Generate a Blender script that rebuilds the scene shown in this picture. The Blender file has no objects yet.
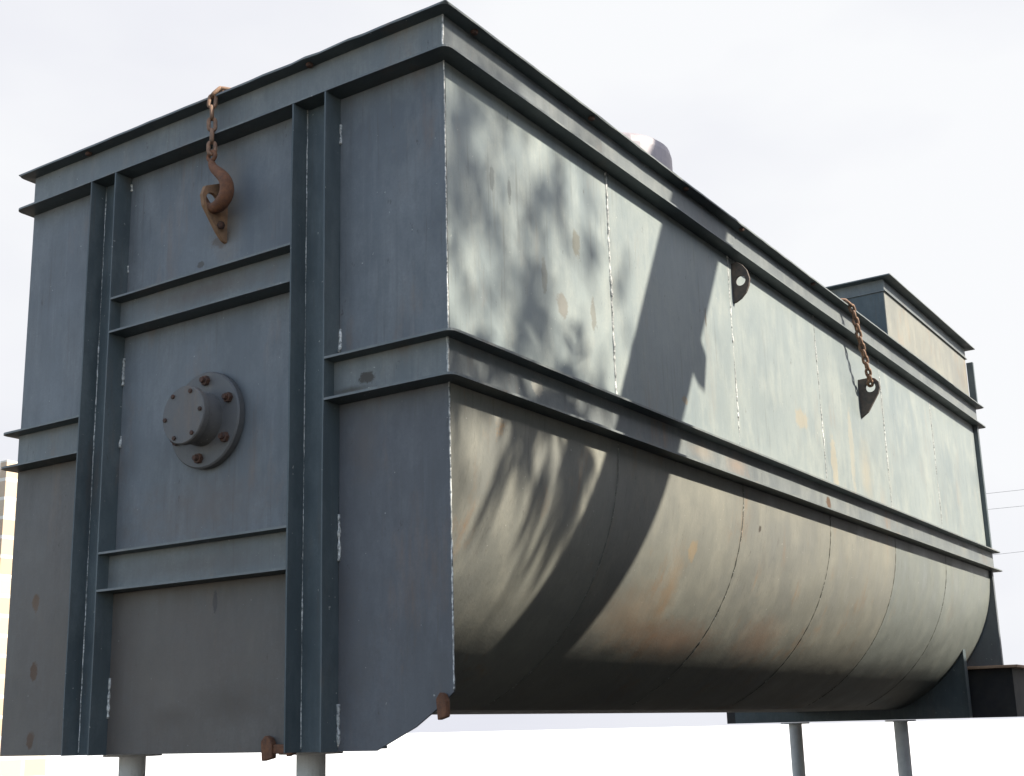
import bpy, math, random
from mathutils import Vector, Matrix, noise
random.seed(7)
sc = bpy.context.scene
C = sc.collection
ZO = 4.1                      # the tank frame has z = 0 at its top rim; the ground is 4.1 m below it
W, L = 2.4, 7.565
T1, M1, M2 = -.188, -1.256, -1.421
A1, A2, B1, B2 = -.767, -.925, -1.860, -2.021
P1, P2, P3, P4 = .675, .501, 1.714, 1.883
ZB = -2.66                    # bottom of the end plate
FE, WE = .080, .014
WP = -.002           # flange tip and web of the channels, measured outwards from the wall
L2 = 7.645
RB, ZC = 1.17, -1.422           # trough radius and axis height
SEAMS = [0, 1.215, 2.525, 3.79, 5.03, 6.25, L]
PI = math.pi

# ------------------------------------------------------------------ materials
def N(nt, t, **kw):
    n = nt.nodes.new(t)
    for k, v in kw.items():
        setattr(n, k, v)
    return n

def noise_node(nt, vec, scale, detail=4, rough=.55):
    n = N(nt, 'ShaderNodeTexNoise')
    n.inputs['Scale'].default_value = scale
    n.inputs['Detail'].default_value = detail
    n.inputs['Roughness'].default_value = rough
    nt.links.new(vec, n.inputs['Vector'])
    return n.outputs['Fac']

def mapped(nt, vec, scale):
    m = N(nt, 'ShaderNodeMapping')
    m.inputs['Scale'].default_value = scale
    nt.links.new(vec, m.inputs['Vector'])
    return m.outputs['Vector']

def rng(nt, val, a, b, c=0., d=1.):
    m = N(nt, 'ShaderNodeMapRange')
    nt.links.new(val, m.inputs['Value'])
    for k, v in zip(('From Min', 'From Max', 'To Min', 'To Max'), (a, b, c, d)):
        m.inputs[k].default_value = v
    return m.outputs['Result']

def mth(nt, op, a, b):
    m = N(nt, 'ShaderNodeMath', operation=op)
    for i, v in enumerate((a, b)):
        if isinstance(v, (int, float)):
            m.inputs[i].default_value = v
        else:
            nt.links.new(v, m.inputs[i])
    return m.outputs[0]

def mix(nt, fac, a, b, blend='MIX'):
    m = N(nt, 'ShaderNodeMix', data_type='RGBA', blend_type=blend)
    for k, v in ((0, fac), (6, a), (7, b)):
        if isinstance(v, (int, float)):
            m.inputs[k].default_value = v
        elif isinstance(v, tuple):
            m.inputs[k].default_value = (*v, 1)
        else:
            nt.links.new(v, m.inputs[k])
    return m.outputs[2]

def base_mat(name):
    m = bpy.data.materials.new(name)
    m.use_nodes = True
    nt = m.node_tree
    b = nt.nodes['Principled BSDF']
    tc = N(nt, 'ShaderNodeTexCoord')
    return m, nt, b, tc.outputs['Object']

def spot_mask(nt, vec, pos, rad, wob, soft=.35):
    s = N(nt, 'ShaderNodeVectorMath', operation='SUBTRACT')
    nt.links.new(vec, s.inputs[0]); s.inputs[1].default_value = (pos[0] + 1.2, pos[1] - 3.78, pos[2] - ZB)
    q = N(nt, 'ShaderNodeVectorMath', operation='MULTIPLY')
    nt.links.new(s.outputs[0], q.inputs[0]); q.inputs[1].default_value = tuple(1 / r for r in rad)
    l = N(nt, 'ShaderNodeVectorMath', operation='LENGTH')
    nt.links.new(q.outputs[0], l.inputs[0])
    v = mth(nt, 'ADD', l.outputs['Value'], wob)
    return rng(nt, v, 1 + soft, 1 - soft, 0, 1)

def paint(name, col, dark, light, rust=.25, spots=(), streak=1., bump=.25, rough=.5, tint=.12):
    m, nt, b, v = base_mat(name)
    big = noise_node(nt, v, 1.6, 5, .6)
    med = noise_node(nt, mapped(nt, v, (1, 1, .45)), 7, 6, .65)
    stv = mapped(nt, v, (14, 14, .9))
    st = noise_node(nt, stv, 1.6, 5, .7)
    fine = noise_node(nt, v, 90, 3, .6)
    c = mix(nt, rng(nt, big, .32, .68), col, dark)
    c = mix(nt, rng(nt, med, .45, .70, 0, .75), c, light)
    m2 = noise_node(nt, mapped(nt, v, (1, 1, .6)), 16, 6, .75)
    c = mix(nt, rng(nt, m2, .50, .72, 0, .5), c, dark)
    c = mix(nt, rng(nt, st, .5, .8, 0, .42 * streak), c, dark)
    st2 = noise_node(nt, mapped(nt, v, (31, 31, 1.7)), 1, 3, .6)
    c = mix(nt, rng(nt, st2, .58, .8, 0, .3 * streak), c, light)
    st3 = noise_node(nt, mapped(nt, v, (60, 60, 2.2)), 1, 4, .7)
    c = mix(nt, mth(nt, 'MULTIPLY', rng(nt, st3, .56, .66), rng(nt, big, .4, .6, 0, .35 * streak)), c, (.10, .09, .08))
    # rust bloom: patchy, follows streaks
    rn = noise_node(nt, mapped(nt, v, (2.3, 2.3, .8)), 1.5, 7, .7)
    rm = mth(nt, 'MULTIPLY', rng(nt, rn, .56, .74), rng(nt, st, .38, .62))
    c = mix(nt, mth(nt, 'MULTIPLY', rm, rust), c, (.30, .16, .07))
    # chips and scratches
    ch = noise_node(nt, mapped(nt, v, (1, 1, .35)), 24, 5, .8)
    c = mix(nt, rng(nt, ch, .655, .70, 0, .65), c, (.06, .05, .045))
    sp = noise_node(nt, v, 55, 2, .5)
    c = mix(nt, rng(nt, sp, .74, .77, 0, .55), c, (.55, .55, .5))
    c = mix(nt, rng(nt, fine, .3, .7, 0, .30), c, dark)
    if spots:
        wob = rng(nt, noise_node(nt, v, 17, 6, .8), 0, 1, -1.3, 1.3)
        for pos, rad, scol, st_ in spots:
            k = mth(nt, 'MULTIPLY', spot_mask(nt, v, pos, rad, wob, .16 if sorted(rad)[1] < .07 else .75), st_)
            c = mix(nt, k, c, scol)
    oi = N(nt, 'ShaderNodeObjectInfo')
    hv = N(nt, 'ShaderNodeHueSaturation')
    nt.links.new(c, hv.inputs['Color'])
    nt.links.new(rng(nt, oi.outputs['Random'], 0, 1, 1 - tint, 1 + tint), hv.inputs['Value'])
    nt.links.new(hv.outputs[0], b.inputs['Base Color'])
    nt.links.new(rng(nt, med, .3, .7, rough - .08, rough + .16), b.inputs['Roughness'])
    b.inputs['Specular IOR Level'].default_value = .35
    d1 = noise_node(nt, v, 2.2, 2, .5)
    bp = N(nt, 'ShaderNodeBump'); bp.inputs['Strength'].default_value = bump
    bp.inputs['Distance'].default_value = .05
    nt.links.new(d1, bp.inputs['Height'])
    bp2 = N(nt, 'ShaderNodeBump'); bp2.inputs['Strength'].default_value = .25
    bp2.inputs['Distance'].default_value = .002
    nt.links.new(fine, bp2.inputs['Height']); nt.links.new(bp.outputs[0], bp2.inputs['Normal'])
    bp3 = N(nt, 'ShaderNodeBump'); bp3.inputs['Strength'].default_value = .22
    bp3.inputs['Distance'].default_value = .006
    nt.links.new(med, bp3.inputs['Height']); nt.links.new(bp2.outputs[0], bp3.inputs['Normal'])
    nt.links.new(bp3.outputs[0], b.inputs['Normal'])
    return m

def rusty(name, a, bcol, scale=30, rough=.85, metal=0):
    m, nt, b, v = base_mat(name)
    n1 = noise_node(nt, v, scale, 6, .7)
    n2 = noise_node(nt, v, scale * .3, 3, .5)
    c = mix(nt, rng(nt, n1, .35, .65), a, bcol)
    c = mix(nt, rng(nt, n2, .5, .75, 0, .6), c, tuple(x * .4 for x in a))
    nt.links.new(c, b.inputs['Base Color'])
    b.inputs['Roughness'].default_value = rough
    b.inputs['Metallic'].default_value = metal
    bp = N(nt, 'ShaderNodeBump'); bp.inputs['Strength'].default_value = .6
    bp.inputs['Distance'].default_value = .004
    nt.links.new(n1, bp.inputs['Height']); nt.links.new(bp.outputs[0], b.inputs['Normal'])
    return m

def weldmat(name, pale, dark, lo, hi):
    m, nt, b, v = base_mat(name)
    n1 = noise_node(nt, v, 75, 3, .6)
    n2 = noise_node(nt, v, 4, 2, .5)
    f = mth(nt, 'MULTIPLY', rng(nt, n1, lo, hi), rng(nt, n2, .35, .6, .25, 1))
    nt.links.new(mix(nt, f, dark, pale), b.inputs['Base Color'])
    b.inputs['Roughness'].default_value = .5
    return m

BL = ZC                       # handy
side_spots = [
    ((0, .93, -.62), (.05, .03, .06), (.14, .12, .08), .55), ((0, .80, -.93), (.05, .04, .05), (.16, .13, .10), .55),
    ((0, .66, -.84), (.05, .02, .07), (.13, .12, .10), .5), ((0, .30, -.55), (.05, .012, .05), (.10, .11, .11), .6),
    ((0, .42, -.56), (.05, .012, .05), (.10, .11, .11), .6), ((0, 1.05, -.9), (.05, .02, .07), (.14, .12, .09), .5),
    ((0, 2.2, -.62), (.05, .008, .05), (.10, .08, .06), .8), ((0, 3.45, -.9), (.05, .1, .06), (.34, .27, .17), .45),
    ((0, 4.55, -1.05), (.05, .08, .16), (.38, .32, .22), .4), ((0, 3.95, -1.1), (.05, .05, .18), (.40, .32, .2), .4),
    ((0, 1.9, -1.1), (.05, .03, .02), (.25, .18, .1), .6), ((0, 4.3, -.95), (.05, .04, .25), (.38, .33, .24), .35),
]
hull_spots = [
    ((-.08, 2.02, -1.80), (.1, .04, .05), (.34, .24, .13), .5), ((-.16, 1.92, -1.98), (.12, .05, .14), (.30, .20, .11), .45),
    ((-.25, 1.70, -2.12), (.15, .22, .12), (.28, .18, .11), .4), ((-.05, .32, -1.52), (.05, .04, .05), (.34, .2, .08), .5),
    ((-.3, 3.2, -2.15), (.2, .2, .09), (.30, .17, .10), .4), ((-.3, 2.2, -2.2), (.2, .35, .07), (.30, .16, .09), .45),
    ((-.03, 2.75, -1.62), (.1, .02, .02), (.06, .05, .04), .9),
]
rail_spots = [
    ((-.345, 0, -1.352), (.035, .2, .022), (.05, .04, .03), .85), ((-.42, 0, -1.385), (.07, .2, .010), (.06, .05, .035), .8),
    ((.0, 2.02, -1.335), (.2, .10, .03), (.33, .26, .19), .35), ((0, 2.42, -1.34), (.2, .09, .045), (.34, .24, .17), .45),
    ((0, 3.73, -1.36), (.2, .04, .035), (.10, .06, .035), .95), ((-1.2, 0, -.83), (.28, .2, .035), (.10, .07, .05), .55),
    ((-1.2, 0, -1.95), (.4, .2, .04), (.09, .07, .055), .4), ((0, .55, -1.33), (.2, .05, .03), (.40, .38, .33), .5),
]
front_spots = [
    ((-2.216, 0, -2.017), (.022, .1, .038), (.10, .045, .015), .95), ((-2.202, 0, -2.311), (.024, .1, .04), (.09, .04, .015), .95),
    ((-2.201, 0, -2.600), (.022, .1, .035), (.08, .035, .015), .95), ((-1.10, 0, -.48), (.07, .1, .16), (.24, .20, .15), .6),
    ((-.98, 0, -.50), (.07, .1, .15), (.09, .11, .13), .6), ((-1.14, 0, -.62), (.05, .1, .03), (.10, .07, .05), .6),
    ((-1.12, 0, -2.10), (.012, .1, .05), (.04, .04, .05), .9), ((-1.02, 0, -2.48), (.14, .1, .06), (.06, .055, .05), .7),
    ((-1.35, 0, -2.52), (.08, .1, .03), (.06, .055, .05), .6), ((-.38, 0, -1.60), (.05, .1, .10), (.13, .10, .08), .35),
    ((-1.26, 0, -.70), (.02, .1, .015), (.07, .06, .05), .8), ((-1.2, 0, -1.72), (.25, .1, .09), (.12, .09, .07), .4),
    ((-1.9, 0, -2.3), (.6, .1, .5), (.13, .105, .085), .35), ((-1.2, 0, -2.4), (.55, .1, .4), (.13, .105, .085), .45),
]
M = {}
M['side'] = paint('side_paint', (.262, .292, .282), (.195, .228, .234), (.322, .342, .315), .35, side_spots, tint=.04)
M['hull'] = paint('hull_paint', (.245, .242, .205), (.185, .188, .172), (.30, .29, .245), .9, hull_spots, tint=.07)
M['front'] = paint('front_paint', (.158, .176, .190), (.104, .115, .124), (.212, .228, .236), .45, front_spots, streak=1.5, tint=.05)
M['rail'] = paint('rail_paint', (.185, .202, .202), (.120, .134, .140), (.25, .262, .248), .5, rail_spots, tint=.03)
M['post'] = paint('post_paint', (.100, .126, .134), (.062, .078, .085), (.140, .165, .170), .3, tint=.05)
M['flange'] = paint('flange_shade_paint', (.070, .092, .100), (.045, .060, .066), (.10, .125, .13), .3, tint=.03)  # shade under the flanges put into a darker colour; lips and webs keep rail paint
M['frontlow'] = paint('brown_front_paint', (.140, .134, .126), (.092, .086, .080), (.185, .175, .162), .45, front_spots, streak=1., tint=.05)  # browner tone for the lowest end plates
M['frontright'] = paint('grey_front_paint', (.128, .134, .146), (.090, .093, .100), (.168, .174, .184), .4, front_spots, tint=.02)
M['outlet'] = paint('outlet_paint', (.13, .13, .13), (.095, .095, .095), (.17, .165, .155), .5, streak=.2, tint=.03)
M['bolt'] = rusty('bolt_rust', (.05, .035, .03), (.11, .05, .03), 60)
M['rust'] = rusty('hook_rust', (.21, .09, .042), (.10, .05, .032), 45)
M['chain'] = rusty('chain_rust', (.30, .17, .10), (.16, .10, .07), 60, .7)
M['lug'] = rusty('lug_steel', (.07, .065, .06), (.13, .10, .08), 35)
M['luglit'] = rusty('lug_rust', (.30, .17, .09), (.19, .12, .075), 25)
M['weld'] = weldmat('weld_bright', (.85, .85, .80), (.12, .13, .13), .35, .6)
M['welddark'] = weldmat('weld_dull', (.60, .60, .55), (.13, .13, .11), .58, .66)
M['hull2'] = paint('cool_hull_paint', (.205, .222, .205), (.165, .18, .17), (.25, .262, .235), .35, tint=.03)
M['steel'] = rusty('yard_steel', (.14, .15, .16), (.20, .20, .20), 8, .6)
M['stub'] = rusty('stub_metal', (.34, .30, .31), (.26, .23, .25), 6, .5)
M['timber'] = rusty('ledge_rust', (.50, .33, .22), (.36, .24, .17), 20)
M['dark'] = rusty('base_steel', (.035, .035, .037), (.05, .045, .042), 12)
M['bark'] = rusty('bark', (.10, .075, .05), (.16, .12, .085), 14, .95)
M['wire'] = rusty('cable', (.10, .10, .11), (.14, .14, .14), 5, .6)

def simple_noise(name, a, b_, scale, rough=.9):
    m, nt, b, v = base_mat(name)
    n1 = noise_node(nt, v, scale, 8, .65)
    n2 = noise_node(nt, v, scale * 14, 4, .6)
    c = mix(nt, rng(nt, n1, .35, .65), a, b_)
    c = mix(nt, rng(nt, n2, .4, .7, 0, .4), c, tuple(x * .7 for x in a))
    nt.links.new(c, b.inputs['Base Color'])
    b.inputs['Roughness'].default_value = rough
    bp = N(nt, 'ShaderNodeBump'); bp.inputs['Strength'].default_value = .4
    bp.inputs['Distance'].default_value = .02
    nt.links.new(n2, bp.inputs['Height']); nt.links.new(bp.outputs[0], b.inputs['Normal'])
    return m
M['dirt'] = simple_noise('brown_dirt', (.045, .036, .027), (.032, .026, .020), .6)
M['pale'] = simple_noise('pale_ground', (.80, .80, .80), (.74, .74, .74), .2)
M['concrete'] = simple_noise('pier_concrete', (.75, .75, .74), (.66, .66, .66), 1.5)
M['leaf'] = simple_noise('leaf_green', (.06, .10, .03), (.09, .12, .04), 3, .6)

def brickmat():
    m, nt, b, v = base_mat('brick')
    mp = N(nt, 'ShaderNodeMapping'); mp.inputs['Rotation'].default_value = (PI / 2, 0, PI / 2)
    nt.links.new(v, mp.inputs['Vector'])
    sx = N(nt, 'ShaderNodeSeparateXYZ'); nt.links.new(v, sx.inputs[0])
    cx = N(nt, 'ShaderNodeCombineXYZ'); nt.links.new(sx.outputs['Y'], cx.inputs['X']); nt.links.new(sx.outputs['Z'], cx.inputs['Y'])
    br = N(nt, 'ShaderNodeTexBrick'); nt.links.new(cx.outputs[0], br.inputs['Vector'])
    br.inputs['Color1'].default_value = (.52, .38, .26, 1); br.inputs['Color2'].default_value = (.60, .48, .36, 1)
    br.inputs['Mortar'].default_value = (.75, .70, .62, 1); br.inputs['Scale'].default_value = 1
    br.inputs['Brick Width'].default_value = .5; br.inputs['Row Height'].default_value = .22
    br.inputs['Mortar Size'].default_value = .02
    nt.links.new(br.outputs['Color'], b.inputs['Base Color']); b.inputs['Roughness'].default_value = .9
    return m
M['brick'] = brickmat()

# ------------------------------------------------------------------ mesh helper
class MB:
    def __init__(s):
        s.v, s.f, s.sm, s.mi = [], [], [], []
    def add(s, vs, fs, smooth=False, mi=None):
        o = len(s.v); ns = smooth if isinstance(smooth, int) and not isinstance(smooth, bool) else (len(fs) if smooth else 0)
        s.mi += mi if mi else [0] * len(fs)
        s.v += [tuple(p) for p in vs]
        s.f += [tuple(i + o for i in f) for f in fs]
        s.sm += [True] * ns + [False] * (len(fs) - ns)
    def box(s, x0, x1, y0, y1, z0, z1):
        s.add([(x, y, z) for z in (z0, z1) for y in (y0, y1) for x in (x0, x1)],
              [(0, 2, 3, 1), (4, 5, 7, 6), (0, 1, 5, 4), (1, 3, 7, 5), (3, 2, 6, 7), (2, 0, 4, 6)])
    def prism(s, pts, axis, a, b):
        """polygon pts (2-D) extruded along axis ('x': pts are (y,z), 'y': (x,z), 'z': (x,y))"""
        def P(p, t):
            return {'x': (t, p[0], p[1]), 'y': (p[0], t, p[1]), 'z': (p[0], p[1], t)}[axis]
        n = len(pts)
        s.add([P(p, a) for p in pts] + [P(p, b) for p in pts],
              [tuple(range(n))[::-1], tuple(range(n, 2 * n))] + [(i, (i + 1) % n, n + (i + 1) % n, n + i) for i in range(n)])
    def tube(s, pts, rad, n=8, closed=False, flat=1.):
        pts = [Vector(p) for p in pts]
        m = len(pts)
        if not hasattr(rad, '__len__'):
            rad = [rad] * m
        rings = []
        up = Vector((0, 0, 1))
        t0 = (pts[1] - pts[0]).normalized()
        if abs(t0.z) > .9: up = Vector((1, 0, 0))
        prev = t0.cross(up).normalized()
        for i in range(m):
            a = pts[(i - 1) % m] if (closed or i) else pts[0]
            b = pts[(i + 1) % m] if (closed or i < m - 1) else pts[-1]
            t = (b - a).normalized()
            prev = (prev - t * prev.dot(t)).normalized()
            q = t.cross(prev)
            rings.append([pts[i] + (prev * math.cos(k * 2 * PI / n) + q * math.sin(k * 2 * PI / n) * flat) * rad[i] for k in range(n)])
        vs = [p for r in rings for p in r]
        fs = []
        for i in range(m if closed else m - 1):
            j = (i + 1) % m
            for k in range(n):
                l = (k + 1) % n
                fs.append((i * n + k, i * n + l, j * n + l, j * n + k))
        if not closed:
            fs += [tuple(range(n))[::-1], tuple((m - 1) * n + k for k in range(n))]
        s.add(vs, fs, True)
    def lathe(s, prof, c, axis, n=40):
        """prof: (radius, offset along axis); axis 'y-' points to -Y, 'z' up"""
        vs = []
        for r, t in prof:
            for k in range(n):
                a = 2 * PI * k / n
                if axis == 'y-':
                    vs.append((c[0] + r * math.cos(a), c[1] - t, c[2] + r * math.sin(a)))
                else:
                    vs.append((c[0] + r * math.cos(a), c[1] + r * math.sin(a), c[2] + t))
        m = len(prof)
        fs = [(i * n + k, i * n + (k + 1) % n, (i + 1) * n + (k + 1) % n, (i + 1) * n + k) for i in range(m - 1) for k in range(n)]
        fs += [tuple(range(n))[::-1], tuple((m - 1) * n + k for k in range(n))]
        s.add(vs, fs, False)
    def build(s, name, mat, parent=None, base=None, bevel=0, smooth_angle=None):
        """base: world point the vertices are measured from (in tank frame); children of an Empty inherit its base"""
        if parent is not None:
            b = Vector(parent['_b'])
            top = parent
        else:
            b = Vector(base if base is not None else (0, 0, -ZO))
        me = bpy.data.meshes.new(name)
        me.from_pydata([tuple(Vector(p) - b) for p in s.v], [], s.f)
        me.polygons.foreach_set('use_smooth', s.sm)
        for q in (mat if isinstance(mat, (list, tuple)) else [mat]): me.materials.append(q)
        me.polygons.foreach_set('material_index', s.mi)
        me.validate(); me.update()
        import bmesh
        bm = bmesh.new(); bm.from_mesh(me); bmesh.ops.recalc_face_normals(bm, faces=bm.faces); bm.to_mesh(me); bm.free()
        o = bpy.data.objects.new(name, me)
        C.objects.link(o)
        if parent is not None:
            o.parent = parent
            o['_b'] = tuple(b)
        else:
            o.location = b + Vector((0, 0, ZO))
            o['_b'] = tuple(b)
        if bevel:
            md = o.modifiers.new('bevel', 'BEVEL'); md.width = bevel; md.segments = 2; md.limit_method = 'ANGLE'
        return o

def thing(name, label, cat, base, group=None):
    o = bpy.data.objects.new(name, None)
    C.objects.link(o)
    o.empty_display_size = .2
    o.location = Vector(base) + Vector((0, 0, ZO)); o['_b'] = tuple(base)
    o['label'] = label; o['category'] = cat
    if group: o['group'] = group
    return o
def tag(o, label, cat, group=None):
    o['label'] = label; o['category'] = cat
    if group: o['group'] = group
    return o
def struct(o):
    o['kind'] = 'structure'; return o

def sweep(mb, path, closed, prof, wob=.0012, rough=(), step=.07, seed=0):
    """channel section prof [(e, z)] swept round the plan path; e is measured outwards (right of travel)"""
    n = len(path)
    P = [Vector(p) for p in path]
    def seg_dir(i):
        return (P[(i + 1) % n] - P[i]).normalized()
    loops = []
    for j, (e, z) in enumerate(prof):
        r = (.034 if z < -.01 else .008) if e > .04 else .0015
        pts = []
        for i in range(n):
            first, last = (not closed and i == 0), (not closed and i == n - 1)
            if first or last:
                d = seg_dir(0) if first else seg_dir(n - 2)
                o = Vector((d.y, -d.x))
                pts.append((P[i] + o * e, o)); continue
            d0, d1 = seg_dir(i - 1), seg_dir(i)
            o0, o1 = Vector((d0.y, -d0.x)), Vector((d1.y, -d1.x))
            cc = P[i] + (o0 + o1) * e - (o0 + o1) * r
            for k in range(5):
                a = k / 4 * PI / 2
                o = (o0 * math.cos(a) + o1 * math.sin(a))
                pts.append((cc + o * r, o))
        out = []
        m = len(pts)
        for i in range(m if closed else m - 1):
            a, b = pts[i], pts[(i + 1) % m]
            ln = ((path_len := (b[0] - a[0]).length))
            # same subdivision for every profile point: decide from path corner spacing
            cnt = max(1, int(round(ln / step))) if ln > .5 else 1
            cnt_key = (i,)
            if cnt_key in sweep_cache: cnt = sweep_cache[cnt_key]
            else: sweep_cache[cnt_key] = cnt
            for k in range(cnt):
                t = k / cnt
                out.append((a[0].lerp(b[0], t), a[1]))
        if not closed: out.append(pts[-1])
        loop = []
        for q, o in out:
            w = noise.noise(Vector((q.x * 3, q.y * 3, seed + z * 5))) * wob
            if j in rough and noise.noise(Vector((q.x * 1.1, q.y * 1.1, 9))) > -.05:
                w += noise.noise(Vector((q.x * 14, q.y * 14, seed + 3))) * .008
            wz = noise.noise(Vector((q.x * 1.5, q.y * 1.5, seed + 7 + e * 3))) * wob
            if j in rough: wz += abs(noise.noise(Vector((q.x * 9, q.y * 9, seed)))) * .003
            loop.append((q.x + o.x * w, q.y + o.y * w, z + wz))
        loops.append(loop)
    m = len(loops[0])
    vs = [p for l in loops for p in l]
    fs, mi = [], []
    k = len(prof)
    for j in range(k):
        jn = (j + 1) % k
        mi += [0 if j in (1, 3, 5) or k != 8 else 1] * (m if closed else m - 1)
        for i in range(m if closed else m - 1):
            ii = (i + 1) % m
            fs.append((j * m + i, j * m + ii, jn * m + ii, jn * m + i))
    if not closed:
        fs += [tuple(j * m for j in range(k)), tuple(j * m + m - 1 for j in range(k))[::-1]]; mi += [0, 0]
    mb.add(vs, fs, mi=mi)
sweep_cache = {}

def channel(ztop, zbot, fe=FE, we=WE, t=.011, tw=.009):
    return [(-.014, ztop), (fe, ztop), (fe, ztop - t * .8), (we + tw, ztop - t), (we + tw, zbot + t), (fe, zbot + t * .8), (fe, zbot), (-.014, zbot)]

# ------------------------------------------------------------------ the tank
tank = thing('steel_tank', 'long grey steel tank with channel rails, flat panelled end and round-bottomed lit side', 'tank', (-1.2, 3.78, ZB))

# upper rail (closed ring) and middle rail (open at the two posts)
FY = -.006
WX = -W + .055
RX = -.004
RECT = [(RX, FY), (RX, L2), (WX, L2), (WX, FY)]
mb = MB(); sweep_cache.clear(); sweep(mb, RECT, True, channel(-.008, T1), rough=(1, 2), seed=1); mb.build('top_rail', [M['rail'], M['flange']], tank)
mb = MB(); sweep_cache.clear()
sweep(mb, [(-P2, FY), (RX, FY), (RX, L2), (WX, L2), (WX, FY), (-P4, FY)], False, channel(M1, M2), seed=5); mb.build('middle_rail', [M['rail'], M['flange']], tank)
for zt, zb in ((A1, A2), (B1, B2)):
    mb = MB(); sweep_cache.clear()
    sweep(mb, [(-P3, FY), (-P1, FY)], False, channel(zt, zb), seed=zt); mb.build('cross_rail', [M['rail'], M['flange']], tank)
# the two uprights on the end
for a, b in ((-P1, -P2), (-P4, -P3)):
    t = .009; mb = MB()
    prof = [(a, FY - FE), (a + t * .8, FY - FE), (a + t, -WP - t), (b - t, -WP - t), (b - t * .8, FY - FE), (b, FY - FE), (b, -WP), (a, -WP)]
    n = 60; vs = []; k = len(prof)
    for i in range(n + 1):
        z = T1 - .001 + (ZB - T1) * i / n
        for j, (x, y) in enumerate(prof):
            w = noise.noise(Vector((a * 7, j * .3, z * 2.5))) * .0018
            vs.append((x + w, y + w * .6, z))
    fs = [(i * k + j, i * k + (j + 1) % k, (i + 1) * k + (j + 1) % k, (i + 1) * k + j) for i in range(n) for j in range(k)]
    fs += [tuple(range(k)), tuple(n * k + j for j in range(k))[::-1]]
    mb.add(vs, fs); mb.build('post', M['post'], tank)

def wavy(axis, at, u0, u1, v0, v1, amp=.0035, th=.008, nu=14, nv=14, inward=1):
    """a slightly buckled plate: axis 'x' -> plane x=at with u=y, v=z; axis 'y' -> plane y=at, u=x"""
    mb = MB(); vs = []
    for side in (0, 1):
        for i in range(nu + 1):
            for j in range(nv + 1):
                u = u0 + (u1 - u0) * i / nu; v = v0 + (v1 - v0) * j / nv
                f = min(1, 4 * min(i, nu - i) / nu) * min(1, 4 * min(j, nv - j) / nv)
                d = noise.noise(Vector((u * 1.3, v * 1.3, at + 4))) * amp * f + side * th * inward
                vs.append((at - d, u, v) if axis == 'x' else (u, at + d, v))
    g = lambda s_, i, j: s_ * (nu + 1) * (nv + 1) + i * (nv + 1) + j
    fs = []
    for i in range(nu):
        for j in range(nv):
            for s_ in (0, 1):
                fs.append((g(s_, i, j), g(s_, i + 1, j), g(s_, i + 1, j + 1), g(s_, i, j + 1)))
    for i in range(0):
        for j in (0, nv): fs.append((g(0, i, j), g(0, i + 1, j), g(1, i + 1, j), g(1, i, j)))
    for j in range(0):
        for i in (0, nu): fs.append((g(0, i, j), g(0, i, j + 1), g(1, i, j + 1), g(1, i, j)))
    mb.add(vs, fs, 2 * nu * nv)
    return mb
# end plates
g = .0015
for x0, x1, z0, z1 in ((-P2 + g, -.001, M1 + g, T1 - g), (-P3 + g, -P1 - g, A1 + g, T1 - g), (-P3 + g, -P1 - g, B1 + g, A2 - g),
                       (-P3 + g, -P1 - g, ZB, B2 - g), (-W, -P4 - g, M1 + g, T1 - g), (-W, -P4 - g, ZB, M2 - g)):
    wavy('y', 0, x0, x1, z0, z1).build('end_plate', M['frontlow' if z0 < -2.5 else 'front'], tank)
mb = MB(); mb.prism([(-P2 + g, M2 - g), (-.001, M2 - g), (-.001, -2.475), (-.05, -2.515), (-.16, -2.585), (-.33, ZB), (-P2 + g, ZB)], 'y', 0, .008)
mb.build('end_plate', M['frontright'], tank)
# long side: flat plates above, rolled plates below
for i in range(6):
    y0, y1 = SEAMS[i] + (.009 if i == 0 else 0), SEAMS[i + 1]
    wavy('x', 0, y0, y1, M1 + g, T1 - g, nu=16).build('side_plate', M['side'], tank)
    mb = MB(); vs = []; na, ny = 44, 6
    yy0, yy1 = y0 + (0 if i == 0 else .0003), y1 - .0003
    for th in (0, .008):
        for a_ in range(na + 1):
            a = PI * a_ / na
            for k in range(ny + 1):
                y = yy0 + (yy1 - yy0) * k / ny
                r = RB - th - .0008 * (1 - abs(2 * k / ny - 1)) * noise.noise(Vector((i * 3.1, a * 2, y)))
                vs.append(((-RB if math.cos(a) > .01 else RB - W) + r * math.cos(a), y, max(ZC - r * math.sin(a), -2.515 + th)))
    gi = lambda s_, a_, k: s_ * (na + 1) * (ny + 1) + a_ * (ny + 1) + k
    fs = [(gi(s_, a_, k), gi(s_, a_ + 1, k), gi(s_, a_ + 1, k + 1), gi(s_, a_, k + 1)) for s_ in (0, 1) for a_ in range(na) for k in range(ny)]
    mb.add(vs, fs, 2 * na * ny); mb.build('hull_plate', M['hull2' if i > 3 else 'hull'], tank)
wavy('x', -W, .009, L, M1 + g, T1 - g, inward=-1).build('side_plate', M['side'], tank)
# rear end
mb = MB(); mb.box(-W - .035, .035, L + .001, L + .045, M1 + g, T1 - g); mb.build('rear_plate', M['post'], tank)
mb = MB(); mb.box(-W - .02, .02, L + .001, L + .045, -2.19, M2 - g); mb.build('rear_plate', M['front'], tank)
mb = MB(); mb.box(-W + .045, -.012, .012, L + .06, -.034, -.018); mb.build('deck', M['rail'], tank)
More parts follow.
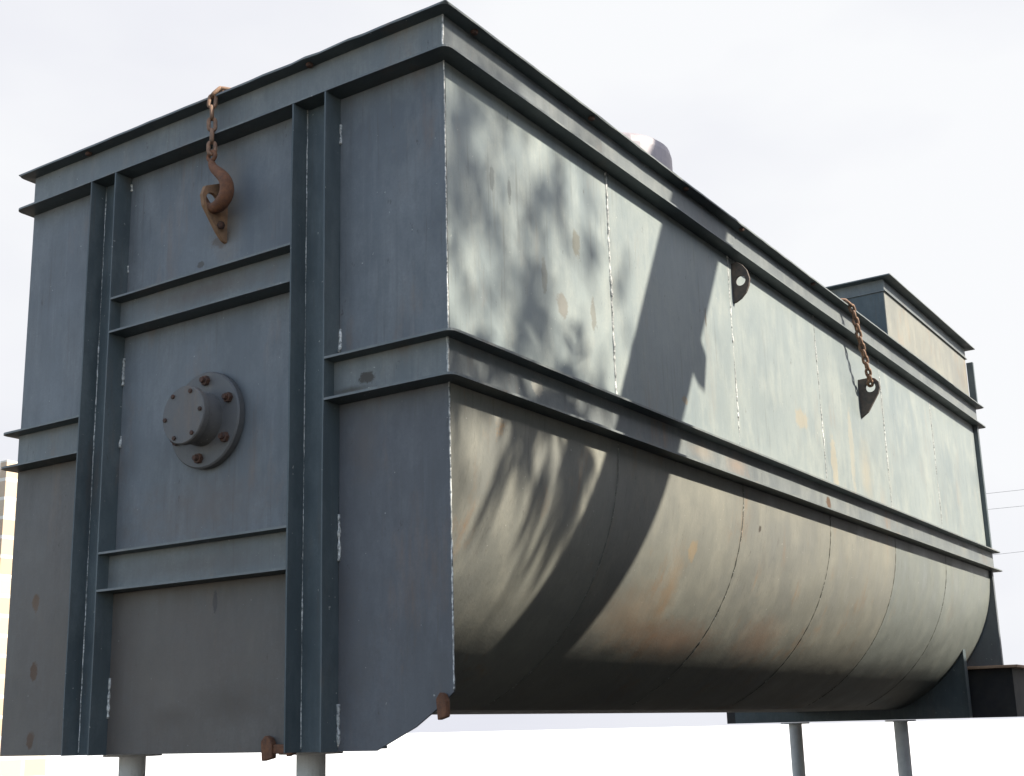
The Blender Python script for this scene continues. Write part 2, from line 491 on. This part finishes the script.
# rear base under the end: rusty ledge, dark box and the saddle plate
mb = MB(); mb.box(-W - .05, .16, L - .12, L + .5, -2.215, -2.192); mb.build('ledge', M['timber'], tank, bevel=.004)
mb = MB(); mb.box(-W, .10, L - .05, L + .42, -2.60, -2.217); mb.build('rear_base', M['dark'], tank)
mb = MB()
prof = [(-2.2, -2.60)] + [(-.2, -2.60)]
xs = [-.2, -.2]
arc = [((-RB if math.cos(a) > .01 else RB - W) + (RB + .002) * math.cos(a), ZC - (RB + .002) * math.sin(a)) for a in [math.radians(d) for d in range(34, 147, 4)]]
pts = [(-.2, -2.60)] + [p if p[1] > -2.517 else (p[0], -2.517) for p in arc] + [(-2.2, -2.60)]
mb.prism(pts, 'y', L - .32, L - .30); mb.build('saddle_plate', M['post'], tank)
mb = MB(); mb.box(-.199, -.191, L - .35, L - .27, -2.60, -2.02); mb.build('saddle_rib', M['post'], tank)

# raised hatch box on the rear of the deck, with its own rim
mb = MB(); BY0 = 5.345
mb.box(-.95, -.0, BY0, BY0 + .008, -.014, .40); mb.box(-.008, 0, BY0 + .008, L, -.014, .40)
mb.box(-.95, -.942, BY0 + .008, L, -.014, .40); mb.box(-.942, -.008, L - .008, L, -.014, .40)
hb = mb.build('hatch_box', M['hull'], tank)
hb['label'] = 'raised box on the far end of the deck'
mb = MB(); mb.box(-.945, -.005, BY0 - .0035, BY0 - .0005, .002, .397); mb.build('hatch_end', M['post'], tank)
mb = MB(); sweep_cache.clear()
sweep(mb, [(0, BY0), (0, L), (-.95, L), (-.95, BY0)], True, [(-.01, .50), (.075, .50), (.075, .492), (.004, .490), (.004, .408), (.014, .408), (.014, .400), (-.01, .400)], seed=3)
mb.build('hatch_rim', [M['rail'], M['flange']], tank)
mb = MB(); mb.box(.002, .055, L + .012, L + .045, .003, .37); mb.build('rear_fin', M['post'], tank)

# small stubs of tack weld under the top flange
for x, y in ((.045, .14), (.05, 1.02), (.05, 1.95), (.055, 2.62), (.05, 3.7), (-1.95, -.055), (-.62, -.05)):
    mb = MB(); mb.lathe([(.012, -.030), (.016, -.022), (.014, -.0155)], (x, y, 0), 'z', 8); mb.build('tack_stub', M['bolt'], tank)
# weld beads
def bead(pts, r0, name, mat, jit=.5, gap=None, step=.009):
    P = [Vector(p) for p in pts]; out = []
    for a, b in zip(P[:-1], P[1:]):
        n = max(1, int((b - a).length / step))
        out += [a.lerp(b, k / n) for k in range(n)]
    out.append(P[-1])
    mb = MB(); run = []; rad = []
    for i, q in enumerate(out):
        k = noise.noise(q * 45) * jit + noise.noise(q * 9) * .5
        r = r0 * (1 + k * .8)
        if gap is not None and noise.noise(q * gap) < -.12:
            r *= .45
        run.append(q + Vector((noise.noise(q * 30), noise.noise(q * 31 + Vector((5, 0, 0))), 0)) * r0 * .6); rad.append(max(r, r0 * .2))
    if len(run) > 3: mb.tube(run, rad, 6)
    return mb.build(name, mat, tank)
bead([(0, .001, T1), (0, .001, M1)], .0028, 'weld_bead', M['weld'])
bead([(0, .001, M2), (0, .001, -2.47)], .0030, 'weld_bead', M['weld'])
bead([(RX + .021, FY - .021, -.012), (RX + .0225, FY - .0225, T1 + .01)], .004, 'weld_bead', M['weld'])
bead([(RX + .0225, FY - .0225, M1 - .012), (RX + .0225, FY - .0225, M2 + .01)], .0045, 'weld_bead', M['weld'])
for i in range(1, 6):
    y = SEAMS[i]
    bead([(.0, y, T1), (.0, y, M1)], (.0058, .0044, .0038, .0036, .0036)[i - 1], 'weld_bead', M['weld'], jit=.9, gap=(None, 7, 5, 5, 5)[i - 1])
    arc = [(-RB + RB * math.cos(a), y, ZC - RB * math.sin(a)) for a in [math.radians(d) for d in range(0, 68, 2)]]
    bead(arc, (.0028, .0034, .0030, .0022, .0022)[i - 1], 'weld_bead', M['welddark'], jit=1.1)
for x in (-P2 + .004, -P3 + .004):        # stitch welds where post flanges meet the end plates
    for z0, z1 in ((-.30, -.38), (-1.13, -1.22), (-1.83, -2.0), (-2.5, -2.64)) if x > -1 else ((-.22, -.25), (-.60, -.63), (-1.02, -1.14), (-1.36, -1.41), (-2.36, -2.52)):
        bead([(x, -.002, z0), (x, -.002, z1)], .0062, 'stitch_weld', M['weld'], jit=1.)
for x in (-P1 + .0095, -P4 + .0095):        # thin bright line in the corner of each post
    bead([(x, -.008, T1), (x, -.008, ZB + .01)], .0026, 'weld_bead', M['weld'], gap=4)

# outlet flange with bolted cover on the end
oc = (-1.178, 0, -1.378)
mb = MB(); mb.lathe([(.188, 0), (.196, .004), (.196, .030), (.190, .036), (.05, .036)], oc, 'y-', 56)
of = mb.build('outlet_flange', M['outlet'], tank)
mb = MB(); mb.lathe([(.108, .036), (.104, .112), (.115, .112), (.117, .115), (.117, .138), (.113, .143), (.04, .144), (.01, .144)], oc, 'y-', 48)
mb.build('outlet_cover', M['outlet'], of)
for k in range(6):
    a = math.radians(60 * k + 25)
    mb = MB(); mb.lathe([(.021, .036), (.021, .052), (.012, .053), (.011, .068), (.002, .068)], (oc[0] + .157 * math.cos(a), 0, oc[2] + .157 * math.sin(a)), 'y-', 6)
    mb.build('bolt', M['bolt'], of)
for k in range(6):
    a = math.radians(60 * k + 5)
    mb = MB(); mb.lathe([(.009, .143), (.009, .150), (.002, .151)], (oc[0] + 0.098 * math.cos(a), 0, oc[2] + 0.098 * math.sin(a)), 'y-', 6)
    mb.build('cover_bolt', M['bolt'], of)

# lifting lugs
def plate_with_hole(outline, hole, hr, axis, a, b, name, mat, label=None):
    """outline points and a round hole, triangulated by bmesh"""
    import bmesh
    bm = bmesh.new()
    def P(p, t):
        return (p[0], t, p[1]) if axis == 'y' else (t, p[0], p[1])
    def ring(pts):
        vs = [bm.verts.new(P(p, a)) for p in pts]
        return [bm.edges.new((vs[i], vs[(i + 1) % len(vs)])) for i in range(len(vs))]
    es = ring(outline) + ring([(hole[0] + hr * math.cos(2 * PI * k / 20), hole[1] + hr * math.sin(2 * PI * k / 20)) for k in range(20)])
    bmesh.ops.triangle_fill(bm, edges=es, use_beauty=True)
    fs = [f for f in bm.faces if (Vector((f.calc_center_median())) - Vector(P(hole, a))).length > hr * .5 or len(f.verts) > 3]
    kill = [f for f in bm.faces if all((v.co - Vector(P(hole, a))).length < hr * 1.01 for v in f.verts)]
    bmesh.ops.delete(bm, geom=kill, context='FACES')
    r = bmesh.ops.extrude_face_region(bm, geom=list(bm.faces))
    d = Vector(P((0, 0), b - a))
    for v in [q for q in r['geom'] if isinstance(q, bmesh.types.BMVert)]:
        v.co += d
    mb = MB()
    bm.verts.index_update()
    mb.add([v.co.copy() for v in bm.verts], [tuple(v.index for v in f.verts) for f in bm.faces])
    bm.free()
    o = mb.build(name, mat, tank, bevel=.0015)
    if label: o['label'] = label
    return o
half = [(0, -.219), (.03, -.213), (.06, -.235), (.085, -.27), (.098, -.32), (.092, -.355), (.075, -.39), (.045, -.42), (.012, -.436), (0, -.438)]
plate_with_hole(half, (.047, -.322), .028, 'y', 2.572, 2.588, 'lifting_lug', M['lug'], 'half-round lug without a chain')
plate_with_hole([(0, -.432), (.085, -.43), (.112, -.44), (.133, -.465), (.138, -.505), (.125, -.54), (.05, -.655), (0, -.69)], (.078, -.494), .033, 'y', 4.55, 4.572, 'lifting_lug', M['lug'], 'tapered lug holding the rusty chain')
LX = -1.125
fl = plate_with_hole([(0, -.40), (-.05, -.395), (-.125, -.43), (-.14, -.47), (-.13, -.515), (-.055, -.605), (-.02, -.635), (0, -.64)], (-.085, -.485), .036, 'x', LX, LX + .018, 'lifting_lug', M['luglit'], 'rust brown lug on the tank end')
mb = MB(); mb.tube([(LX - .004, -.045, -.578), (LX + .035, -.045, -.578)], .016, 6); mb.build('bolt', M['bolt'], tank)
# small rusty lugs at the foot of the end
for x, z, w in ((-.81, -2.60, .05), (-.70, -2.585, .03), (-.03, -2.475, .035)):
    mb = MB(); mb.prism([(x - w / 2, z - .09), (x - w / 2 - .006, z - .02), (x - w * .2, z), (x + w * .25, z - .008), (x + w / 2, z - .03), (x + w / 2, z - .08)], 'y', -.03, -.004)
    mb.build('foot_lug', M['rust'], tank, bevel=.004)
mb = MB(); mb.box(-.82, -.69, -.022, -.006, -2.665, -2.632); mb.build('foot_bracket', M['rust'], tank, bevel=.004)
# round stub on the deck
mb = MB(); mb.lathe([(.31, -.014), (.31, .37), (.30, .41), (.27, .435), (.02, .445)], (-.50, 2.26, 0), 'z', 40)
mb.build('vent_stub', M['stub'], tank)

# ------------------------------------------------------------------ chains
def link_mesh(ln, wd, r):
    mb = MB(); pts = []
    hw = wd / 2 - r; hl = ln / 2 - r - hw
    for k in range(9): a = PI * k / 8; pts.append((hw * math.cos(a), 0, hl + hw * math.sin(a)))
    for k in range(9): a = PI + PI * k / 8; pts.append((hw * math.cos(a), 0, -hl + hw * math.sin(a)))
    mb.tube(pts, r, 8, closed=True)
    return mb
def chain(root, pts, ln, wd, r, mat):
    """links strung along the polyline pts"""
    P = [Vector(p) for p in pts]
    pitch = ln - 2 * r * 1.15
    cum = [0]
    for a, b in zip(P[:-1], P[1:]): cum.append(cum[-1] + (b - a).length)
    n = max(1, int(round(cum[-1] / pitch))); pitch = cum[-1] / n
    def at(s):
        for i in range(len(P) - 1):
            if s <= cum[i + 1] or i == len(P) - 2:
                return P[i].lerp(P[i + 1], (s - cum[i]) / (cum[i + 1] - cum[i]))
    rb = Vector(root['_b'])
    proto = None
    for k in range(n):
        a, b = at(k * pitch), at((k + 1) * pitch)
        z = (a - b).normalized()
        x = Vector((.8, .6, 0)) if k % 2 == 0 else Vector((-.6, .8, 0))
        x = (x + Vector((random.uniform(-.2, .2), random.uniform(-.2, .2), 0)))
        x = (x - z * x.dot(z)).normalized(); y = z.cross(x)
        R = Matrix((x, y, z)).transposed().to_4x4(); R.translation = (a + b) / 2 - rb
        if proto is None:
            me_o = link_mesh(ln, wd, r)
            me = bpy.data.meshes.new('link'); me.from_pydata(me_o.v, [], me_o.f); me.polygons.foreach_set('use_smooth', me_o.sm); me.materials.append(mat)
            o = bpy.data.objects.new('link', me); proto = o
        else:
            o = proto.copy()
        C.objects.link(o); o.parent = root; o.matrix_local = R
hy = -.088
ch = thing('hook_chain', 'rusty chain with an orange-brown hook hanging down the flat end of the tank', 'chain', (-1.12, hy, -.30))
chain(ch, [(-1.075, -.02, .020), (-1.118, -.080, .022), (-1.128, hy, -.03), (-1.122, hy, -.13), (-1.118, hy, -.275)], .072, .044, .0085, M['chain'])
path = [(-1.118, -.300), (-1.116, -.325), (-1.095, -.352), (-1.062, -.378), (-1.032, -.412), (-1.020, -.452), (-1.032, -.492), (-1.065, -.518), (-1.105, -.522), (-1.138, -.502), (-1.152, -.470), (-1.158, -.440)]
rad = [.014, .020, .027, .031, .033, .034, .034, .032, .029, .025, .019, .008]
mb = MB(); mb.tube([(x, hy, z) for x, z in path], rad, 12, flat=.8); 
hk = mb.build('hook', M['rust'], ch)
md = hk.modifiers.new('sub', 'SUBSURF'); md.levels = md.render_levels = 1
mb = MB(); mb.tube([(-1.118 + .020 * math.cos(a), hy, -.285 + .020 * math.sin(a)) for a in [2 * PI * k / 14 for k in range(14)]], .009, 8, closed=True); mb.build('hook_eye', M['rust'], ch)
sc2 = thing('lug_chain', 'rusty link chain hanging from the top rail to a lug on the lit side', 'chain', (.09, 4.5, -.45))
chain(sc2, [(.03, 4.24, .018), (.078, 4.275, .014), (.088, 4.31, -.04), (.092, 4.345, -.14), (.092, 4.40, -.25), (.094, 4.46, -.36), (.090, 4.51, -.43), (.080, 4.545, -.468), (.076, 4.572, -.480)], .066, .046, .0095, M['chain'])

# ------------------------------------------------------------------ supports, ground
for x, y, zt, lab in ((-.85, .25, ZB, 'pale pipe prop under the near end of the tank, nearer the lit corner'), (-1.85, .25, ZB, 'pale pipe prop under the near end of the tank, nearer the outer post'),
                      (-.75, L - .33, -2.602, 'pale pipe prop under the far end of the tank, nearer the lit side'), (-1.65, L - .33, -2.602, 'pale pipe prop under the far end of the tank, nearer the shaded side')):
    mb = MB(); mb.lathe([(.16, 0), (.16, .015), (.055, .016), (.055, ZO + zt - .014), (.12, ZO + zt - .012), (.12, ZO + zt)], (x, y, -ZO), 'z', 24)
    tag(mb.build('pipe_prop', M['concrete'], base=(x, y, -ZO)), lab, 'prop', 'props under the tank')
mb = MB(); mb.box(-2.3, -.62, .010, .42, ZB + .001, ZB + .012); mb.build('base_plate', M['post'], tank)
# long bearers between pier and trough are the end plate and saddle themselves
mb = MB()
S = 900
rings = [6, 14, 30, 80, 250, 900]
mb.add([(-S, -S, -ZO - .004), (S, -S, -ZO - .004), (S, S, -ZO - .004), (-S, S, -ZO - .004)], [(0, 1, 2, 3)])
struct(mb.build('ground', M['pale'], base=(0, 0, -ZO)))
mb = MB(); pts = []
for k in range(64):
    a = 2 * PI * k / 64; r = 33 + 2.5 * noise.noise(Vector((math.cos(a) * 2, math.sin(a) * 2, 0)))
    pts.append((r * math.cos(a), r * math.sin(a), -ZO))
mb.add(pts, [tuple(range(64))]); struct(mb.build('dirt_yard', M['dirt'], base=(0, 0, -ZO)))

# brick wall far behind the left edge
mb = MB(); mb.box(-10.12, -10, 5.2, 5.95, -ZO, .52)
tag(mb.build('brick_pillar', M['brick'], base=(-10, 5.65, -ZO)), 'pale sunlit brick pillar behind the left edge of the tank', 'pillar')

# overhead wires behind the far end
def ray(px, py):
    return Vector(RM @ Vector(((px - PX) / F, -(py - PY) / F, -1)))
yaw, pitch, roll, F = .592629, .233333, -.024367, 1272.32
PX, PY = 512 - 19.524, 388 + 38.885
CAM = Vector((2.50258, -3.45244, -2.59806))
fw = Vector((-math.sin(yaw) * math.cos(pitch), math.cos(yaw) * math.cos(pitch), math.sin(pitch)))
rt = Vector((math.cos(yaw), math.sin(yaw), 0)); up = rt.cross(fw)
r2 = rt * math.cos(roll) + up * math.sin(roll); u2 = -rt * math.sin(roll) + up * math.cos(roll)
RM = Matrix((r2, u2, -fw)).transposed()
for (z0, z1, lab) in ((1.65, 1.9, 'topmost thin overhead wire beyond the far end of the tank'), (1.35, 1.55, 'middle thin overhead wire beyond the far end of the tank'), (.38, 1.1, 'lowest overhead wire sloping past the middle rail of the tank')):
    mb = MB(); pts = []
    for k in range(15):
        t = k / 14; pts.append((-6 + 16 * t, 22, z0 + (z1 - z0) * t - .5 * 4 * t * (1 - t) * .3))
    mb.tube(pts, .0032, 6)
    tag(mb.build('overhead_wire', M['wire'], base=(2, 22, 1)), lab, 'wire', 'overhead wires')

# ------------------------------------------------------------------ what casts the shadows (right of the frame)
# leaning steel column of a yard hoist
hoist = thing('leaning_column', 'wide grey steel column leaning beside the lit side of the tank', 'column', (2.85, -2.05, -ZO))
SUN = Vector((1, .18, .85))
def onsun(y, z, X):            # point whose shadow falls on the wall at (y, z)
    return Vector((X, y + SUN.y * X, z + SUN.z * X))
X0 = 2.85
def edge(y1, z1, y2, z2, zt):
    p, q = onsun(y1, z1, X0), onsun(y2, z2, X0)
    k = (zt - p.z) / (q.z - p.z); return p.y + (q.y - p.y) * k
lt = [(edge(1.738, -.296, 1.29, -1.139, z), z) for z in (-ZO, 4.2)]
rtp = [(edge(2.352, -.274, 1.80, -1.236, z), z) for z in (4.2, -ZO)]
mb = MB(); mb.prism(lt + rtp, 'x', X0, X0 + .16); mb.build('column_box', M['steel'], hoist)
b_ = [onsun(*p, X0) for p in ((2.09, -.66), (2.19, -.785), (2.15, -.94), (2.08, -.92), (1.95, -.80))]
mb = MB(); mb.prism([(p.y, p.z) for p in b_], 'x', X0 + .04, X0 + .09); mb.build('bracket', M['steel'], hoist)

# added unseen container right of the frame, keeps sun and low sky off the belly
box = thing('shade_container', 'added dark ribbed container outside the frame, shading the belly of the tank', 'container', (4.5, 4, -ZO))
CX, CT = 3.3, .83
mb = MB(); mb.box(CX + .04, CX + 2.3, -1.6, 9.6, -ZO + .1, CT - .02); mb.build('shell', M['dark'], box)
mb = MB(); mb.box(CX, CX + 2.34, -1.64, 9.64, CT - .019, CT); mb.build('roof', M['dark'], box)
for k in range(38):
    y = -1.5 + k * .296
    mb = MB(); mb.prism([(CX + .0385, y), (CX + .005, y + .03), (CX + .005, y + .13), (CX + .0385, y + .16)], 'z', -ZO + .12, CT - .03); mb.build('rib', M['dark'], box)
for x, y in ((CX + .1, -1.5), (CX + 2.1, -1.5), (CX + .1, 9.4), (CX + 2.1, 9.4)):
    mb = MB(); mb.box(x, x + .14, y, y + .14, -ZO, -ZO + .099); mb.build('foot', M['dark'], box)

tree = thing('tree', 'leafy tree with hanging narrow leaves standing right of the tank', 'tree', (10.6, -1.6, -ZO))
mb = MB()
mb.tube([(10.6, -1.6, -ZO), (10.5, -1.3, -1), (10.4, -.8, 2.4), (10.1, 0, 5.2), (9.4, 1.2, 6.9)], [.22, .19, .16, .12, .05], 12)
for d in ((8.6, 1.8, 7.5), (9.0, 1.4, 8.3), (9.6, 2.2, 7.3), (8.2, 1.3, 6.7), (9.6, 1.0, 8.1), (6.5, 1.3, 4.7)):
    p0 = Vector((10.05, .1, 5.3)); p1 = Vector(d); mb.tube([p0, p0.lerp(p1, .5) + Vector((0, 0, .35)), p1], [.03, .016, .006], 6)
mb.tube([(6.5, 1.3, 4.7), (5.3, 1.2, 3.5), (4.5, 1.2, 2.65)], [.006, .006, .004], 6)
mb.build('trunk', M['bark'], tree)
mb = MB(); rnd = random.Random(11)
def leaflet(p, d, ln, w):
    d = d.normalized(); s_ = d.cross(Vector((rnd.uniform(-1, 1), rnd.uniform(-1, 1), rnd.uniform(-1, 1)))).normalized()
    n_ = d.cross(s_) * w * .3
    mb.add([p, p + d * ln * .35 + s_ * w, p + d * ln * .75 + s_ * w * .6, p + d * ln, p + d * ln * .75 - s_ * w * .6, p + d * ln * .35 - s_ * w, p + d * ln * .5 + n_],
           [(0, 1, 6), (1, 2, 6), (2, 3, 6), (3, 4, 6), (4, 5, 6), (5, 0, 6)])
def frond(p, d, ln):
    q = p.copy(); st = [p.copy()]
    for k in range(9):
        d = (d + Vector((0, 0, -.16))).normalized(); q = q + d * ln / 9; st.append(q.copy())
        sd = d.cross(Vector((0, 0, 1))).normalized() if abs(d.z) < .98 else Vector((1, 0, 0))
        for sg in (-1, 1):
            leaflet(q, d * .8 + sd * sg * .5 + Vector((0, 0, -.7)), rnd.uniform(.12, .22), rnd.uniform(.008, .016))
    mb.tube(st, .004, 4)
# (wall y, wall z, X distance, number) for clumps; the shade thins out along the wall
for (wy, wz, X, n, sp) in ((.08, -.20, 8.8, 15, .20), (.30, -.42, 9.3, 12, .26), (.08, -.72, 9.0, 10, .26), (.50, -.55, 9.8, 9, .26), (.60, -.95, 9.2, 5, .26), (.18, -1.05, 8.9, 8, .24),
                           (.95, -.85, 9.6, 4, .20), (1.0, -1.18, 8.6, 4, .12), (.06, -1.50, 5.2, 8, .08), (.26, -1.50, 5.0, 5, .07), (.50, -1.54, 4.4, 7, .07), (.70, -1.56, 4.2, 9, .08), (.90, -1.54, 4.2, 6, .06), (.95, -.45, 9.3, 3, .2), (.72, -1.74, 4.2, 4, .05)):
    c = onsun(wy, wz, X)
    for _ in range(n):
        o = Vector((rnd.gauss(0, .45 if X > 7 else .12), rnd.gauss(0, sp), rnd.gauss(0, sp)))
        o.z += o.x * SUN.z; o.y += o.x * SUN.y
        if X < 7:
            frond(c + o + Vector((0, 0, .2)), Vector((rnd.uniform(-1, 1), rnd.uniform(-1, 1), rnd.uniform(-.2, .6))), rnd.uniform(.20, .32))
            continue
        for _k in range(9):
            q = c + o + Vector((rnd.gauss(0, .10), rnd.gauss(0, .055), rnd.gauss(0, .075)))
            leaflet(q, Vector((rnd.uniform(-1, 1), rnd.uniform(-1, 1), rnd.uniform(-1.2, .8))), rnd.uniform(.08, .13), rnd.uniform(.024, .040))
mb.build('crown', M['leaf'], tree)

# ------------------------------------------------------------------ light, sky, camera
sun_dir = SUN.normalized()
el = math.asin(sun_dir.z); az = math.atan2(sun_dir.x, sun_dir.y)
sl = bpy.data.lights.new('sun', 'SUN'); sl.energy = 5; sl.angle = math.radians(.55); sl.color = (1, .93, .80)
so = bpy.data.objects.new('sun', sl); C.objects.link(so)
so.rotation_euler = sun_dir.to_track_quat('Z', 'Y').to_euler(); so.location = (20, 0, 25)
w = bpy.data.worlds.new('World'); sc.world = w; w.use_nodes = True
nt = w.node_tree; bg = nt.nodes['Background']
sky = N(nt, 'ShaderNodeTexSky', sky_type='NISHITA'); sky.sun_disc = False
sky.sun_elevation = el; sky.sun_rotation = az; sky.air_density = 1.; sky.dust_density = 1.
tc = N(nt, 'ShaderNodeTexCoord')
cn = noise_node(nt, mapped(nt, tc.outputs['Generated'], (1, 1, 2.2)), 1.7, 5, .5)
# thin white cloud over the half of the sky beyond the tank, clearer blue behind the camera and overhead
dp = N(nt, 'ShaderNodeVectorMath', operation='DOT_PRODUCT')
nt.links.new(tc.outputs['Generated'], dp.inputs[0]); dp.inputs[1].default_value = (-.50, .84, .20)
cover = rng(nt, mth(nt, 'ADD', dp.outputs['Value'], rng(nt, cn, .3, .65, -.2, .2)), -.15, .6, .10, 1.)
white = mix(nt, rng(nt, cn, .34, .60), (3.55, 3.6, 3.95), (4.25, 4.3, 4.4))
sk = mix(nt, 1., sky.outputs[0], (1.35, 1.3, 1.25), 'MULTIPLY')
cl = mix(nt, cover, sk, white)
nt.links.new(cl, bg.inputs['Color']); bg.inputs['Strength'].default_value = .12
sc.view_settings.view_transform = 'Standard'; sc.view_settings.look = 'None'; sc.view_settings.gamma = 1
sc.view_settings.exposure = .9

cd = bpy.data.cameras.new('camera'); co = bpy.data.objects.new('camera', cd); C.objects.link(co)
cd.sensor_width = 36; cd.lens = F * 36 / 1024
cd.shift_x = 19.524 / 1024; cd.shift_y = 38.885 / 1024
cd.clip_start = .05; cd.clip_end = 3000
mw = RM.to_4x4(); mw.translation = CAM + Vector((0, 0, ZO)); co.matrix_world = mw
sc.camera = co
for o in bpy.data.objects:
    if '_b' in o.keys(): del o['_b']
